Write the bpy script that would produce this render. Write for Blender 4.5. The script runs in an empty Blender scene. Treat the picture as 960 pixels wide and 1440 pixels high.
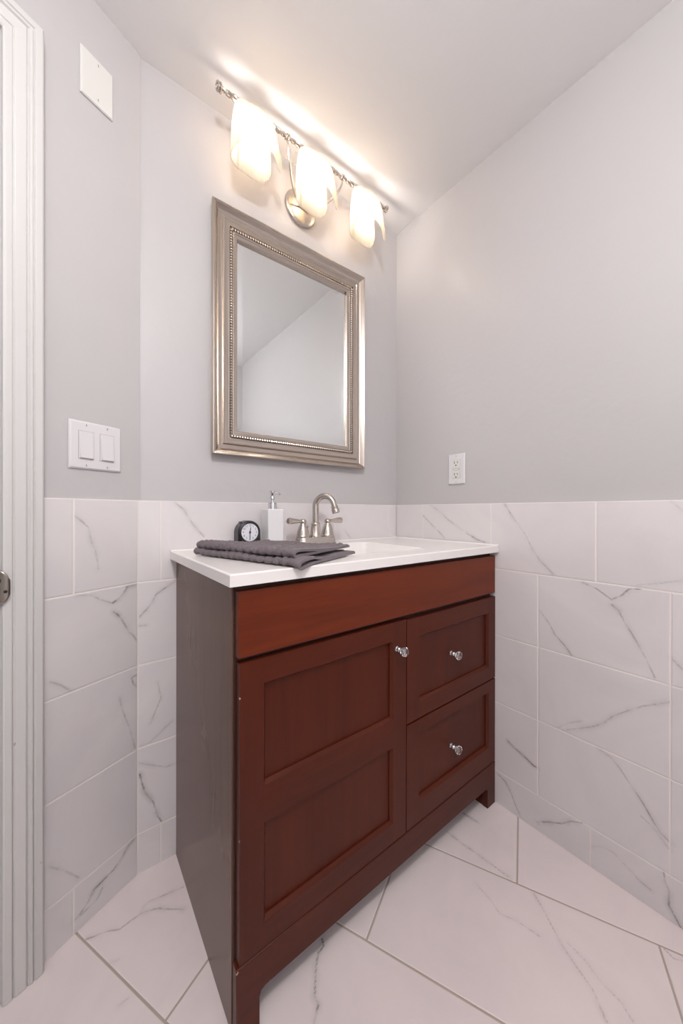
import bpy, bmesh, math, random
import numpy as np
from mathutils import Vector, Matrix, noise
random.seed(4)
SC = bpy.context.scene
COL = SC.collection

# ---------------------------------------------------------------- camera
cam_d = bpy.data.cameras.new('camera'); cam = bpy.data.objects.new('camera', cam_d); COL.objects.link(cam)
cam_d.sensor_fit = 'HORIZONTAL'; cam_d.sensor_width = 36.0
cam_d.lens = 36.0 * 495.47 / 960.0
cam_d.clip_start = 0.02
cam.matrix_world = (Matrix.Translation((0, -1.06, 0.9581)) @ Matrix.Rotation(math.radians(-37.545), 4, 'Z')
                    @ Matrix.Rotation(math.radians(90 - 0.082), 4, 'X') @ Matrix.Rotation(math.radians(0.09), 4, 'Z'))
SC.camera = cam
# ---------------------------------------------------------------- world, lights, exposure
w = bpy.data.worlds.new('world'); SC.world = w; w.use_nodes = True
w.node_tree.nodes['Background'].inputs[0].default_value = (0.80, 0.86, 1.0, 1)
w.node_tree.nodes['Background'].inputs[1].default_value = 0.3
SC.view_settings.view_transform = 'Standard'; SC.view_settings.look = 'None'
SC.view_settings.gamma = 1.0; SC.view_settings.use_curve_mapping = False
SC.view_settings.exposure = 0.0
def area(name, loc, rot, sx, sy, power, color):
    d = bpy.data.lights.new(name, 'AREA'); d.shape = 'RECTANGLE'; d.size = sx; d.size_y = sy
    d.energy = power; d.color = color
    o = bpy.data.objects.new(name, d); o.location = loc; o.rotation_euler = rot; COL.objects.link(o); return o
# added fill without fixtures: point light for bounced flash, area light at far end
_l = bpy.data.lights.new('flash_bounce_fill', 'POINT'); _l.energy = 35.0; _l.color = (1.0, 0.972, 0.962); _l.shadow_soft_size = 0.08
_o = bpy.data.objects.new('flash_bounce_fill', _l); _o.location = (-0.05, -1.25, 1.93); COL.objects.link(_o)
area('far_end_fill', (0.1, -1.83, 1.35), (math.radians(90), 0, 0), 1.2, 1.3, 5.0, (0.92, 0.96, 1.0))  # added soft fill, no window modelled behind it
BULB_GLOW = 88.0

# ---------------------------------------------------------------- frame of the place (metres)
LA = math.radians(64.7129)
P0 = Vector((0.1392, 0, 0))
DL = Vector((-math.sin(LA), -math.cos(LA), 0)); NL = Vector((math.cos(LA), -math.sin(LA), 0))
def ML(s, n, z): return P0 + DL * s + NL * n + Vector((0, 0, z))      # door wall: along, out of, up
def MR(y, n, z): return Vector((1.1122 - n, y, z))                     # right wall
def MBK(x, n, z): return Vector((x, -n, z))                            # back wall
CEIL = 2.166
YF = -0.4488

# ---------------------------------------------------------------- materials
def mat(name, color=(.8, .8, .8), rough=.5, metal=0.0, **kw):
    m = bpy.data.materials.new(name); m.use_nodes = True
    b = m.node_tree.nodes['Principled BSDF']
    b.inputs['Base Color'].default_value = (*color, 1); b.inputs['Roughness'].default_value = rough
    b.inputs['Metallic'].default_value = metal
    for k, v in kw.items(): b.inputs[k.replace('_', ' ')].default_value = v
    return m
def N(m, t, **kw):
    n = m.node_tree.nodes.new(t)
    for k, v in kw.items(): setattr(n, k, v)
    return n
def L(m, a, b): m.node_tree.links.new(a, b)
def bsdf(m): return m.node_tree.nodes['Principled BSDF']
def coords(m, scale=(1, 1, 1)):
    g = N(m, 'ShaderNodeNewGeometry'); mp = N(m, 'ShaderNodeMapping'); mp.inputs['Scale'].default_value = scale
    L(m, g.outputs['Position'], mp.inputs['Vector']); return mp.outputs['Vector']
def tex(m, vec, scale, detail=3, rough=.5, dist=0):
    n = N(m, 'ShaderNodeTexNoise'); n.inputs['Scale'].default_value = scale; n.inputs['Detail'].default_value = detail
    n.inputs['Roughness'].default_value = rough; n.inputs['Distortion'].default_value = dist
    L(m, vec, n.inputs['Vector']); return n.outputs['Fac']
def ramp(m, fac, stops):
    r = N(m, 'ShaderNodeValToRGB'); e = r.color_ramp.elements
    while len(e) < len(stops): e.new(.5)
    for i, (p, c) in enumerate(stops): e[i].position = p; e[i].color = (*c, 1) if len(c) == 3 else c
    L(m, fac, r.inputs['Fac']); return r.outputs['Color']
def bump(m, h, strength, dist=.002, prev=None):
    b = N(m, 'ShaderNodeBump'); b.inputs['Strength'].default_value = strength; b.inputs['Distance'].default_value = dist
    L(m, h, b.inputs['Height'])
    if prev: L(m, prev, b.inputs['Normal'])
    return b.outputs['Normal']
def mth(m, op, a, b=None, clamp=False):
    n = N(m, 'ShaderNodeMath', operation=op); n.use_clamp = clamp
    for i, v in enumerate((a, b)):
        if v is None: continue
        if isinstance(v, (int, float)): n.inputs[i].default_value = v
        else: L(m, v, n.inputs[i])
    return n.outputs[0]
def mixc(m, fac, a, b):
    n = N(m, 'ShaderNodeMix', data_type='RGBA')
    if isinstance(fac, (int, float)): n.inputs[0].default_value = fac
    else: L(m, fac, n.inputs[0])
    for i, v in ((6, a), (7, b)):
        if isinstance(v, tuple): n.inputs[i].default_value = (*v, 1)
        else: L(m, v, n.inputs[i])
    return n.outputs[2]
def smooth(m, v, lo, hi):      # 1 at v<=lo, 0 at v>=hi
    n = N(m, 'ShaderNodeMapRange', interpolation_type='SMOOTHSTEP')
    n.inputs['From Min'].default_value = lo; n.inputs['From Max'].default_value = hi
    n.inputs['To Min'].default_value = 1; n.inputs['To Max'].default_value = 0
    L(m, v, n.inputs['Value']); return n.outputs['Result']

def plaster(name, color, rough):
    m = mat(name, color, rough); v = coords(m)
    big = tex(m, v, 5.0, 4, .55); fine = tex(m, v, 60.0, 4, .6)
    blot = ramp(m, tex(m, v, 16.0, 2, .5, .6), [(.60, (0, 0, 0)), (.70, (1, 1, 1))])
    n1 = bump(m, big, .35, .012); n2 = bump(m, fine, .10, .0015, n1); n3 = bump(m, blot, .16, .001, n2)
    L(m, n3, bsdf(m).inputs['Normal']); return m
M = {}
M['wall'] = plaster('satin_pale_lilac_grey_paint', (.497, .478, .483), .36)
M['ceil'] = plaster('ceiling_paint', (.76, .745, .745), .5)
M['trim'] = mat('white_gloss_trim_paint', (.60, .59, .578), .35)
_m = M['trim']; _v = coords(_m, (1, 1, .35))
_s = smooth(_m, tex(_m, _v, 95, 3, .6), .242, .262)
L(_m, mixc(_m, _s, (.60, .59, .578), (.36, .33, .32)), bsdf(_m).inputs['Base Color'])
L(_m, bump(_m, tex(_m, coords(_m, (1, 1, .05)), 60, 3), .1, .001), bsdf(_m).inputs['Normal'])

def marble(name, base, rough):
    m = mat(name, base, rough); v = coords(m)
    a = N(m, 'ShaderNodeAttribute', attribute_name='vein_distance'); b = N(m, 'ShaderNodeAttribute', attribute_name='vein_strength')
    j = mth(m, 'MULTIPLY', mth(m, 'SUBTRACT', tex(m, v, 130, 3, .6), .5), .006)
    d = mth(m, 'ADD', a.outputs['Fac'], mth(m, 'ABSOLUTE', j))
    wob = smooth(m, tex(m, v, 40, 3, .6), .40, .62)
    core = mth(m, 'MULTIPLY', smooth(m, d, .0008, .0036), mth(m, 'ADD', mth(m, 'MULTIPLY', wob, .75), .25))
    core = mth(m, 'MULTIPLY', core, b.outputs['Fac'])
    halo = mth(m, 'MULTIPLY', mth(m, 'MULTIPLY', smooth(m, a.outputs['Fac'], .0, .014), b.outputs['Fac']), mth(m, 'MULTIPLY', smooth(m, tex(m, v, 22, 3), .35, .65), .34))
    cloud = ramp(m, tex(m, v, 3.2, 4, .6, 1.2), [(.35, (.93, .93, .94)), (.62, (1, 1, 1))])
    bc = N(m, 'ShaderNodeMix', data_type='RGBA', blend_type='MULTIPLY'); bc.inputs[0].default_value = 1
    bc.inputs[6].default_value = (*base, 1); L(m, cloud, bc.inputs[7])
    c = mixc(m, mth(m, 'MINIMUM', mth(m, 'ADD', core, halo), 1.0), bc.outputs[2], (.20, .185, .185))
    L(m, c, bsdf(m).inputs['Base Color'])
    L(m, bump(m, tex(m, v, 9, 2), .04, .004), bsdf(m).inputs['Normal'])
    return m
M['tile'] = marble('marble_look_wall_tile', (.70, .66, .665), .28)
M['floor_tile'] = marble('marble_look_floor_tile', (.77, .68, .67), .40)
M['grout'] = mat('light_grout', (.78, .72, .68), .8)
M['floor_grout'] = mat('floor_grout', (.42, .36, .31), .85)

def wood(name, c1, c2, c3, grain, rough, chips=()):
    m = mat(name, c1, rough); sc = {'z': (1, 1, .06), 'x': (.06, 1, 1), 'y': (1, .06, 1)}[grain]
    v = coords(m, sc)
    g = tex(m, v, 55, 5, .65, .4); p = tex(m, coords(m, tuple(min(1, s * 4) for s in sc)), 5.5, 3, .5, .8)
    c = ramp(m, g, [(.25, c2), (.55, c1), (.8, c3)])
    c = mixc(m, mth(m, 'MULTIPLY', smooth(m, p, .38, .66), .55), c, c3)
    if chips:
        gp = N(m, 'ShaderNodeNewGeometry'); nn = tex(m, gp.outputs['Position'], 260, 3, .6); acc = None
        for cx, cy, cz, r in chips:
            dn = N(m, 'ShaderNodeVectorMath', operation='DISTANCE'); dn.inputs[1].default_value = (cx, cy, cz)
            L(m, gp.outputs['Position'], dn.inputs[0])
            k = smooth(m, mth(m, 'ADD', dn.outputs['Value'], mth(m, 'MULTIPLY', nn, .012)), r + .0045, r + .0055)
            acc = k if acc is None else mth(m, 'MAXIMUM', acc, k)
        c = mixc(m, acc, c, (.62, .42, .33))
    L(m, c, bsdf(m).inputs['Base Color'])
    L(m, bump(m, tex(m, v, 160, 3), .05, .0006), bsdf(m).inputs['Normal'])
    bsdf(m).inputs['Specular IOR Level'].default_value = .22
    return m
RB = ((.070, .0120, .0048), (.052, .0090, .0040), (.092, .0165, .0056))
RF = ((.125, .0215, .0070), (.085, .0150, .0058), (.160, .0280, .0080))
CH = ((.2385, YF, .622, .0035), (.2365, YF, .365, .005), (.2365, YF, .352, .003), (.2375, YF, .20, .0015), (.236, YF, .130, .003), (.3, YF, .069, .0015))
M['wood_v'] = wood('cherry_wood_upright_grain', *RB, 'z', .36, CH)
M['wood_h'] = wood('cherry_wood_level_grain', *RB, 'x', .36, CH)
M['wood_front'] = wood('cherry_wood_with_lamp_glare', *RF, 'x', .36)  # brighter cherry copy: lamp glare on the false front put into its colour
M['wood_side'] = wood('brown_side_panel_wood', (.118, .066, .047), (.104, .058, .042), (.130, .074, .054), 'z', .27)
M['dark'] = mat('dark_wood_inside', (.035, .010, .008), .6)
M['top'] = mat('white_cultured_marble', (.80, .765, .745), .22)
M['nickel'] = mat('brushed_nickel', (.56, .51, .465), .27, 1.0)
M['frame'] = mat('champagne_silver_frame', (.53, .465, .41), .24, 1.0)
M['chrome'] = mat('chrome', (.72, .72, .74), .08, 1.0)
M['mirror'] = mat('mirror_silvering', (.86, .885, .885), .015, 1.0)
M['crystal'] = mat('clear_crystal', (1, 1, 1), .02, 0, IOR=1.52, Transmission_Weight=1.0)
M['porcelain'] = mat('white_porcelain', (.74, .73, .74), .2)
M['plate'] = mat('white_plastic', (.66, .64, .655), .3)
M['plate2'] = mat('warm_white_plastic', (.66, .65, .62), .35)
M['slot'] = mat('black_slot', (.02, .018, .018), .6)
M['seam'] = mat('grey_seam', (.30, .29, .30), .6)
M['steel'] = mat('screw_metal', (.55, .54, .55), .35, 1.0)
M['bronze'] = mat('worn_strike_plate', (.36, .32, .28), .38, 1.0)
M['black'] = mat('black_plastic', (.012, .012, .014), .3)
M['dial'] = mat('white_dial', (.72, .72, .78), .35)
M['ink'] = mat('dark_print', (.03, .03, .045), .5)
M['towel'] = mat('grey_terry', (.125, .100, .108), .95, 0, Sheen_Weight=.12)
_m = M['towel']; _v = coords(_m)
L(_m, ramp(_m, tex(_m, _v, 600, 2), [(.3, (.098, .078, .086)), (.7, (.196, .162, .176))]), bsdf(_m).inputs['Base Color'])
L(_m, bump(_m, tex(_m, _v, 700, 2), .6, .0015), bsdf(_m).inputs['Normal'])
M['towel_hem'] = mat('grey_flat_weave_hem', (.145, .118, .130), .85, 0, Sheen_Weight=.12)
# ribbed frosted glass
m = bpy.data.materials.new('frosted_ribbed_glass'); m.use_nodes = True; nt = m.node_tree; nt.nodes.clear()
out = nt.nodes.new('ShaderNodeOutputMaterial'); tr = nt.nodes.new('ShaderNodeBsdfTranslucent'); df = nt.nodes.new('ShaderNodeBsdfDiffuse')
tp = nt.nodes.new('ShaderNodeBsdfTransparent'); gl = nt.nodes.new('ShaderNodeBsdfGlossy')
tr.inputs[0].default_value = (.74, .655, .53, 1); df.inputs[0].default_value = (.86, .80, .70, 1); tp.inputs[0].default_value = (1, .97, .93, 1)
gl.inputs['Roughness'].default_value = .25
m1 = nt.nodes.new('ShaderNodeMixShader'); m1.inputs[0].default_value = .42; nt.links.new(tr.outputs[0], m1.inputs[1]); nt.links.new(df.outputs[0], m1.inputs[2])
m2 = nt.nodes.new('ShaderNodeMixShader'); m2.inputs[0].default_value = .30; nt.links.new(m1.outputs[0], m2.inputs[1]); nt.links.new(tp.outputs[0], m2.inputs[2])
m3 = nt.nodes.new('ShaderNodeMixShader'); m3.inputs[0].default_value = .05; nt.links.new(m2.outputs[0], m3.inputs[1]); nt.links.new(gl.outputs[0], m3.inputs[2])
nt.links.new(m3.outputs[0], out.inputs[0]); M['shade'] = m
M['bulb'] = mat('lit_bulb', (1, 1, 1), .4, 0, Emission_Color=(1, .91, .82, 1), Emission_Strength=BULB_GLOW)

# ---------------------------------------------------------------- mesh helpers (all in world metres)
ORG = {}
class MB:
    def __init__(s): s.v = []; s.f = []; s.mi = []; s.mats = []
    def slot(s, m):
        if m not in s.mats: s.mats.append(m)
        return s.mats.index(m)
    def add(s, vs, fs, m):
        o = len(s.v); s.v += [tuple(v) for v in vs]; k = s.slot(m)
        for f in fs: s.f.append([i + o for i in f]); s.mi.append(k)
        return s
    def box(s, x0, x1, y0, y1, z0, z1, m, fn=None, b=0):
        c = [(x0, y0, z0), (x1, y0, z0), (x1, y1, z0), (x0, y1, z0), (x0, y0, z1), (x1, y0, z1), (x1, y1, z1), (x0, y1, z1)]
        if fn: c = [fn(*p) for p in c]
        return s.add(c, [(0, 3, 2, 1), (4, 5, 6, 7), (0, 1, 5, 4), (1, 2, 6, 5), (2, 3, 7, 6), (3, 0, 4, 7)], m)
    def lathe(s, prof, origin, axis, m, seg=32, up=None):
        a = Vector(axis).normalized(); t = a.orthogonal().normalized(); u = a.cross(t); O = Vector(origin); vs = []; fs = []
        for r, h in prof:
            for k in range(seg):
                th = 2 * math.pi * k / seg; vs.append(O + a * h + (t * math.cos(th) + u * math.sin(th)) * r)
        n = len(prof)
        for i in range(n - 1):
            for k in range(seg):
                k2 = (k + 1) % seg; fs.append((i * seg + k, i * seg + k2, (i + 1) * seg + k2, (i + 1) * seg + k))
        fs.append(tuple(range(seg))[::-1]); fs.append(tuple((n - 1) * seg + k for k in range(seg)))
        return s.add(vs, fs, m)
    def tube(s, pts, rad, m, seg=12, closed=False, section=None):
        P = [Vector(p) for p in pts]; n = len(P); R = rad if isinstance(rad, (list, tuple)) else [rad] * n
        vs = []; fs = []; prev = None
        for i in range(n):
            d = (P[(i + 1) % n] - P[i - 1]) if (closed or 0 < i < n - 1) else (P[1] - P[0] if i == 0 else P[-1] - P[-2])
            d.normalize()
            if prev is None: t = d.orthogonal().normalized()
            else:
                t = prev - d * prev.dot(d); t = t.normalized() if t.length > 1e-6 else d.orthogonal().normalized()
            prev = t; u = d.cross(t)
            for k in range(seg):
                th = 2 * math.pi * k / seg; vs.append(P[i] + (t * math.cos(th) + u * math.sin(th)) * R[i])
        for i in range(n if closed else n - 1):
            i2 = (i + 1) % n
            for k in range(seg):
                k2 = (k + 1) % seg; fs.append((i * seg + k, i * seg + k2, i2 * seg + k2, i2 * seg + k))
        if not closed: fs.append(tuple(range(seg))[::-1]); fs.append(tuple((n - 1) * seg + k for k in range(seg)))
        return s.add(vs, fs, m)
    def extrude(s, poly, fn, d0, d1, m):      # poly in (a, c); fn(a, d, c)
        n = len(poly); vs = [fn(a, d0, c) for a, c in poly] + [fn(a, d1, c) for a, c in poly]
        fs = [tuple(range(n)), tuple(range(n, 2 * n))[::-1]] + [(i, i + n, (i + 1) % n + n, (i + 1) % n) for i in range(n)]
        return s.add(vs, fs, m)
def setp(o, label=None, cat=None, group=None, kind=None):
    for k, v in (('label', label), ('category', cat), ('group', group), ('kind', kind)):
        if v: o[k] = v
    return o
def build(name, mb, parent=None, bevel=0, seg=2, ang=35, smooth_=True, flip=True, attrs=None, cut=None):
    me = bpy.data.meshes.new(name); V = np.array(mb.v, float)
    org = ORG[parent.name] if parent else Vector(((V[:, 0].min() + V[:, 0].max()) / 2, (V[:, 1].min() + V[:, 1].max()) / 2, V[:, 2].min()))
    me.from_pydata([tuple(r) for r in V - np.array(org)], [], mb.f)
    for mm in mb.mats: me.materials.append(mm)
    me.polygons.foreach_set('material_index', mb.mi)
    if attrs:
        for k, a in attrs.items():
            at = me.attributes.new(k, 'FLOAT', 'POINT'); at.data.foreach_set('value', np.asarray(a, np.float32))
    bm = bmesh.new(); bm.from_mesh(me)
    if flip: bmesh.ops.recalc_face_normals(bm, faces=bm.faces)
    if cut:
        for co, no in cut:
            bmesh.ops.bisect_plane(bm, geom=bm.verts[:] + bm.edges[:] + bm.faces[:], plane_co=Vector(co) - Vector(org), plane_no=no, clear_outer=True)
    bm.to_mesh(me); bm.free()
    if smooth_:
        me.polygons.foreach_set('use_smooth', [True] * len(me.polygons)); me.set_sharp_from_angle(angle=math.radians(ang))
    o = bpy.data.objects.new(name, me); COL.objects.link(o)
    if parent: o.parent = parent
    else: o.location = org
    ORG[o.name] = Vector(org)
    if bevel:
        b = o.modifiers.new('edge', 'BEVEL'); b.width = bevel; b.segments = seg; b.limit_method = 'ANGLE'; b.angle_limit = math.radians(40)
    return o
def thing(name, loc, label, cat, group=None):
    o = bpy.data.objects.new(name, None); COL.objects.link(o); o.location = loc; o.empty_display_size = .05
    ORG[o.name] = Vector(loc); return setp(o, label, cat, group)
def struct(name, mb, parent=None, **k):
    return setp(build(name, mb, parent, **k), kind='structure')
def text(ch, size, fn, m, mb, extr=.0002):      # flat lettering baked into a mesh; fn(a, c) gives the place of a letter point
    c = bpy.data.curves.new('lettering', 'FONT'); c.body = ch; c.size = size; c.align_x = 'CENTER'; c.align_y = 'CENTER'; c.extrude = 0
    o = bpy.data.objects.new('lettering', c); COL.objects.link(o)
    dg = bpy.context.evaluated_depsgraph_get(); dg.update(); me = bpy.data.meshes.new_from_object(o.evaluated_get(dg))
    mb.add([fn(v.co.x, v.co.y) for v in me.vertices], [tuple(p.vertices) for p in me.polygons], m)
    bpy.data.objects.remove(o); bpy.data.curves.remove(c); bpy.data.meshes.remove(me)

# ---------------------------------------------------------------- room shell
T = .10
b = MB().box(P0.x - .02, 1.1262, .014, .014 + T, -.1, CEIL + .05, M['wall']); wall_back = struct('wall_back', b, smooth_=False)
b = MB().box(1.1262, 1.1262 + T, -1.95, .114, -.1, CEIL + .05, M['wall']); wall_right = struct('wall_right', b, smooth_=False)
OS0, OS1, OZ = .280, 1.040, 1.888           # door opening along the angled wall
b = MB()
b.box(-.0095, OS0 - .002, -.005, -.005 - T, -.1, CEIL + .05, M['wall'], ML)
b.box(OS1 + .002, 1.22, -.005, -.005 - T, -.1, CEIL + .05, M['wall'], ML)
b.box(OS0 - .002, OS1 + .002, -.005, -.005 - T, OZ + .007, CEIL + .05, M['wall'], ML)
wall_left = struct('wall_left', b, smooth_=False)
e = ML(1.2, 0, 0)
b = MB().box(e.x - T, e.x, -1.95, e.y + .05, -.1, CEIL + .05, M['wall']); struct('wall_far_left', b, smooth_=False)
b = MB().box(e.x - T, 1.1262 + T, -1.95, -1.85, -.1, CEIL + .05, M['wall']); struct('wall_front', b, smooth_=False)
b = MB().box(e.x - 1.3, 1.25, -1.95, 1.3, CEIL, CEIL + .08, M['ceil']); struct('ceiling', b, smooth_=False)
# hallway beyond the doorway
b = MB().box(-.4, 1.9, -1.25, -1.15, -.1, CEIL + .05, M['wall'], ML); struct('wall_hallway', b, smooth_=False)

b = MB().box(-.4, 1.9, -1.15, -.106, -.1, -.003, M['floor_tile'], ML); struct('floor_hallway', b, smooth_=False)

# ---------------------------------------------------------------- marble-look tiles
VEINS_RIGHT = [
  (0.50, [(-0.476,0.987), (-0.502,0.945), (-0.542,0.890), (-0.563,0.848), (-0.586,0.814), (-0.622,0.778)]),
  (0.60, [(-0.698,0.764), (-0.730,0.753), (-0.763,0.730)]),
  (0.90, [(-0.763,0.717), (-0.778,0.705), (-0.788,0.682)]),
  (0.45, [(-0.788,0.682), (-0.810,0.643), (-0.832,0.600), (-0.848,0.560)]),
  (0.80, [(-0.765,0.733), (-0.782,0.744), (-0.798,0.764), (-0.822,0.769)]),
  (0.50, [(-0.584,0.664), (-0.612,0.632), (-0.628,0.602), (-0.654,0.578), (-0.672,0.555)]),
  (0.20, [(-0.876,0.984), (-0.896,0.961)]),
  (0.25, [(-0.814,0.777), (-0.852,0.787), (-0.897,0.801)]),
  (0.40, [(-0.879,0.615), (-0.897,0.596)]),
  (0.45, [(-0.650,0.336), (-0.685,0.358), (-0.718,0.378), (-0.745,0.401), (-0.766,0.430), (-0.795,0.456), (-0.826,0.482), (-0.874,0.512)]),
  (0.30, [(-0.634,0.334), (-0.660,0.361), (-0.694,0.383)]),
  (1.00, [(-0.490,0.222), (-0.519,0.209), (-0.547,0.199), (-0.571,0.188), (-0.582,0.189)]),
  (0.40, [(-0.736,0.328), (-0.762,0.321), (-0.779,0.305), (-0.803,0.274)]),
  (0.65, [(-0.803,0.274), (-0.827,0.244), (-0.846,0.213), (-0.860,0.195), (-0.876,0.185)]),
  (0.35, [(-0.823,0.210), (-0.846,0.199), (-0.874,0.168)]),
  (0.50, [(-0.457,0.097), (-0.481,0.088), (-0.501,0.062), (-0.520,0.023), (-0.535,0.003)]),
  (0.80, [(-0.582,0.027), (-0.619,0.052), (-0.645,0.066), (-0.670,0.090), (-0.697,0.105)]),
  (0.30, [(-0.721,0.059), (-0.745,0.074), (-0.767,0.078), (-0.796,0.062), (-0.820,0.049), (-0.842,0.044)]),
  (0.70, [(-0.865,0.109), (-0.867,0.086), (-0.875,0.069), (-0.874,0.036), (-0.885,0.018), (-0.897,-0.001)]),
  (0.45, [(-0.145,0.944), (-0.178,0.916), (-0.216,0.886), (-0.246,0.860)]),
  (0.30, [(-0.184,0.984), (-0.234,0.953), (-0.263,0.928), (-0.292,0.911), (-0.325,0.891)]),
  (0.70, [(-0.339,0.882), (-0.352,0.876), (-0.383,0.861), (-0.410,0.855)]),
]
VEINS_BACK = [
  (0.55, [(0.145,0.680), (0.160,0.696), (0.174,0.714), (0.183,0.733), (0.203,0.746), (0.230,0.763)]),
  (0.30, [(0.143,0.656), (0.160,0.654)]),
  (0.50, [(0.229,0.983), (0.253,0.963), (0.277,0.922), (0.308,0.884)]),
  (0.40, [(0.143,0.294), (0.206,0.256), (0.234,0.254)]),
  (0.90, [(0.145,0.264), (0.156,0.213), (0.178,0.172), (0.187,0.132), (0.197,0.112)]),
  (0.35, [(0.187,0.494), (0.196,0.450), (0.169,0.388)]),
  (0.30, [(0.147,0.337), (0.169,0.338), (0.196,0.358), (0.227,0.378)]),
  (0.40, [(0.833,0.882), (0.860,0.853)]),
]
VEINS_LEFT = [
  (0.40, [(0.145,0.947), (0.130,0.933), (0.117,0.919), (0.111,0.887), (0.103,0.866), (0.098,0.841), (0.096,0.821)]),
  (0.40, [(0.142,0.767), (0.111,0.760), (0.091,0.746), (0.064,0.731)]),
  (0.90, [(0.064,0.731), (0.049,0.738), (0.036,0.750), (0.027,0.764), (0.002,0.766)]),
  (1.00, [(0.060,0.709), (0.046,0.694)]),
  (0.50, [(0.046,0.694), (0.036,0.675), (0.023,0.649), (0.011,0.635), (0.002,0.619)]),
  (0.40, [(0.192,0.592), (0.173,0.577), (0.153,0.555)]),
  (0.70, [(0.001,0.529), (0.015,0.527), (0.011,0.510), (0.003,0.499)]),
  (0.45, [(0.045,0.489), (0.040,0.459), (0.021,0.401), (0.006,0.339)]),
  (0.30, [(0.195,0.198), (0.167,0.165), (0.137,0.121)]),
  (0.90, [(0.146,0.033), (0.130,0.038), (0.117,0.047), (0.104,0.063), (0.083,0.066), (0.061,0.069), (0.038,0.084), (0.022,0.098), (0.010,0.102)]),
  (0.50, [(0.140,0.030), (0.117,0.032), (0.097,0.034), (0.086,0.050)]),
]
VEINS_FLOOR = [
  (0.50, [(0.028,-0.089), (0.049,-0.095), (0.064,-0.098), (0.089,-0.112), (0.115,-0.108), (0.137,-0.106), (0.166,-0.117), (0.189,-0.137), (0.219,-0.160)]),
  (0.40, [(0.135,-0.098), (0.153,-0.088), (0.173,-0.093), (0.201,-0.098), (0.230,-0.104)]),
  (0.20, [(0.064,-0.170), (0.084,-0.175)]),
  (0.20, [(0.073,-0.258), (0.091,-0.257)]),
  (1.00, [(0.447,-0.409), (0.443,-0.422), (0.426,-0.425)]),
  (0.70, [(0.426,-0.425), (0.413,-0.438), (0.399,-0.456), (0.383,-0.477), (0.382,-0.492), (0.362,-0.507)]),
  (0.55, [(0.894,-0.415), (0.896,-0.467), (0.903,-0.512), (0.908,-0.555), (0.910,-0.597)]),
  (0.70, [(0.989,-0.405), (0.996,-0.460)]),
  (0.30, [(0.828,-0.554), (0.822,-0.595), (0.811,-0.625), (0.830,-0.660), (0.839,-0.704)]),
  (0.40, [(0.922,-0.654), (0.904,-0.684), (0.881,-0.714), (0.858,-0.748), (0.844,-0.777), (0.830,-0.809), (0.798,-0.841)]),
  (0.35, [(0.876,-0.747), (0.872,-0.779), (0.856,-0.817), (0.853,-0.848), (0.838,-0.871)]),
  (0.50, [(1.032,-0.881), (1.026,-0.897), (1.035,-0.910)]),
]

def field(P, veins):
    d = np.full(len(P), 1.0); s = np.zeros(len(P))
    for st, pts in veins:
        q = np.array(pts)
        for i in range(len(q) - 1):
            a, bb = q[i], q[i + 1]; ab = bb - a; t = np.clip(((P - a) @ ab) / max(ab @ ab, 1e-9), 0, 1)
            dd = np.hypot(*(P - (a + t[:, None] * ab)).T); k = dd < d
            d[k] = dd[k]; s[k] = st
    return d, s
def tiles(name, rects, veins, fn, tile_m, grout_m, parent, gap=.0022, res=.003, base=-.012, lift=0.0, cut=None, kind=None):
    mb = MB(); D = []; S = []
    u0 = min(r[0] for r in rects); u1 = max(r[1] for r in rects); v0 = min(r[2] for r in rects); v1 = max(r[3] for r in rects)
    mb.box(u0, u1, base, lift - .0009, v0, v1 - .0005, grout_m, fn); D += [1.0] * 8; S += [0.0] * 8
    for (a0, a1, c0, c1) in rects:
        a0 += gap / 2; a1 -= gap / 2; c0 += gap / 2; c1 -= gap / 2
        near = [vn for vn in veins if any(a0 - .02 < x < a1 + .02 and c0 - .02 < y < c1 + .02 for x, y in vn[1])]
        st = res if near else .5
        st = min(st, .06); nu = max(1, round((a1 - a0) / st)); nv = max(1, round((c1 - c0) / st))
        us = np.concatenate([[a0, a0 + .0004, a0 + .0014], np.linspace(a0 + .0026, a1 - .0026, nu + 1), [a1 - .0014, a1 - .0004, a1]])
        vs = np.concatenate([[c0, c0 + .0004, c0 + .0014], np.linspace(c0 + .0026, c1 - .0026, nv + 1), [c1 - .0014, c1 - .0004, c1]])
        def hh(i, n): return {0: -.004, 1: -.0006, n - 1: -.004, n - 2: -.0006}.get(i, 0.0)
        pts = []; P = []
        tilt = random.uniform(-.0002, .0002)
        for i, u in enumerate(us):
            for j, v in enumerate(vs):
                h = min(hh(i, len(us)), hh(j, len(vs))) + lift + tilt
                pts.append(fn(u, h, v)); P.append((u, v))
        nn = len(vs); fs = [(i * nn + j, (i + 1) * nn + j, (i + 1) * nn + j + 1, i * nn + j + 1) for i in range(len(us) - 1) for j in range(nn - 1)]
        mb.add(pts, fs, tile_m)
        d, s = field(np.array(P), near) if near else (np.ones(len(P)), np.zeros(len(P)))
        D += list(d); S += list(s)
    o = build(name, mb, parent, attrs={'vein_distance': D, 'vein_strength': S}, ang=50, cut=cut, flip=False)
    # make every tile face look out of the wall
    return setp(o, kind=kind)
ZT = .9869; RW = [0.0, .1074, .3325, .5523, .7705, ZT]
def rows(top, mid, bot):
    R = []
    for r in range(5):
        cuts = bot if r == 0 else (top if r == 4 else mid)
        for i in range(len(cuts) - 1): R.append((cuts[i], cuts[i + 1], RW[r], RW[r + 1]))
    return R
yb = -1.85
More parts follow.
